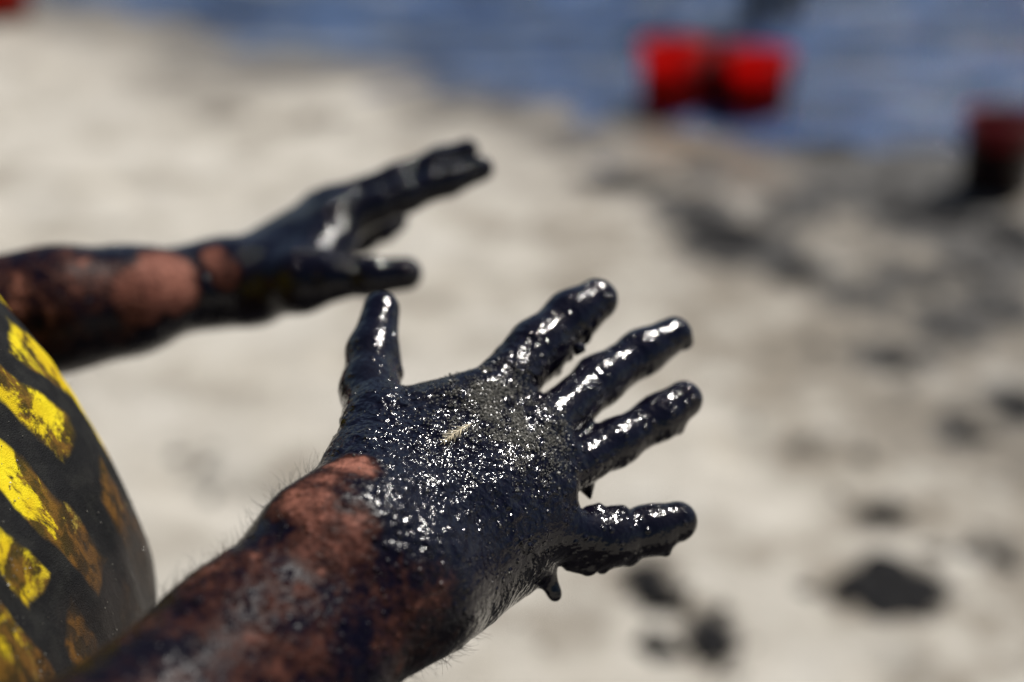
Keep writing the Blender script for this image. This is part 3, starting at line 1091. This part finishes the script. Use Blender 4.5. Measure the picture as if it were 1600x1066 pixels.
fp = far_person(1203, 24)
fp.rotation_euler.z = .25

# ------------------------------------------------------------------ tar patches and flecks on the sand


def tar_patch(px, py, hx, hy, label, seed, height=.012):
    c = ground(px, py)
    ex = abs(ground(px + hx, py)[0] - c[0])
    ey = abs(ground(px, py - hy)[1] - ground(px, py + hy)[1]) / 2
    g = np.random.default_rng(seed)
    nr, ns = 14, 72
    vs = []
    ph = g.uniform(0, 6.28, 8)
    am = g.uniform(.03, .16, 8)
    for i in range(nr + 1):
        r = i / nr
        for s in range(ns):
            a = 2 * math.pi * s / ns
            k = 1 + sum(am[j] / (1 + .25 * j) * math.sin((j + 2) * a + ph[j]) for j in range(8))
            vs.append((r * k * ex * math.cos(a), r * k * ey * math.sin(a), r))
    vs = np.array(vs)
    w = np.stack([vs[:, 0] + c[0], vs[:, 1] + c[1], vs[:, 0] * 0], -1)
    zz = np.array([sand_z(x, y) for x, y in w[:, :2]])
    lump = .45 + 1.1 * fbm(w, 28, 3, seed)
    vs[:, 2] = zz + height * lump * (1 - vs[:, 2] ** 5) - .006 * sstep(.9, 1, vs[:, 2])
    fs = [[i * ns + s, i * ns + (s + 1) % ns, (i + 1) * ns + (s + 1) % ns, (i + 1) * ns + s] for i in range(nr) for s in range(ns)]
    fs = np.array(fs)[:, [0, 3, 2, 1]]
    zc = vs[0, 2]
    vs[:, 2] -= zc
    o = link('tar_patch', mesh_np('tar_patch', vs, fs), M['tar'])
    o.location = (c[0], c[1], zc)
    tag(o, label, 'tar patch', 'tar patches lying on the sand')


for i, (px, py, hx, hy, lab) in enumerate([
    (1388, 926, 98, 50, 'large black tar patch on pale sand, the nearest and biggest blot'),
    (1012, 925, 32, 30, 'small dark tar blot on the sand just past the little finger'),
    (1112, 1008, 34, 40, 'dark tar blot at the bottom edge of the sand, beside the large patch'),
    (1598, 640, 30, 22, 'black tar blot cut by the right edge of the sand'),
    (1372, 808, 32, 14, 'thin flat tar smear on the sand beyond the largest patch'),
    (1140, 372, 75, 22, 'long dark tar streak across the middle of the sand'),
    (1245, 432, 38, 14, 'short tar streak at the near end of the long streak'),
    (985, 286, 70, 10, 'narrow tar streak on the sand below the pair of red buckets'),
    (1455, 338, 75, 24, 'broad black tar patch on wet sand in front of the oily bucket'),
    (1585, 372, 42, 24, 'black tar patch on wet sand at the right edge below the oily bucket'),
    (1300, 232, 50, 9, 'dark tar smear on wet sand right of the pair of red buckets'),
]):
    tar_patch(px, py, hx, hy, lab, 100 + i, .012 if py > 600 else .016)

fl_v, fl_f = [], []
blob = octa.copy()
k = 0
for cx, cy, ex, ey, s in stain_w:
    for _ in range(int(70 * s)):
        a, r = rng.uniform(0, 6.28), abs(rng.normal(0, .75))
        x, y = cx + ex * r * math.cos(a), cy + ey * r * math.sin(a)
        sz = rng.lognormal(math.log(.008), .55)
        z = sand_z(x, y)
        fl_v.append(blob * (sz * rng.uniform(.6, 1.6), sz * rng.uniform(.6, 1.6), sz * .5) @ np.array(Matrix.Rotation(rng.uniform(0, 6), 3, 'Z')) + (x, y, z))
        fl_f.append(of + 6 * k)
        k += 1
for _ in range(900):
    x, y = rng.uniform(-2.5, 3), rng.uniform(1.2, 6)
    sz = rng.lognormal(math.log(.0045), .5)
    fl_v.append(blob * (sz, sz * rng.uniform(.6, 1.6), sz * .6) + (x, y, sand_z(x, y)))
    fl_f.append(of + 6 * k)
    k += 1
tag(link('tar_flecks', mesh_np('tar_flecks', np.concatenate(fl_v), np.concatenate(fl_f)), M['tar']),
    'scattered small tar flecks and pebbles over the sand', 'tar flecks', kind='stuff')
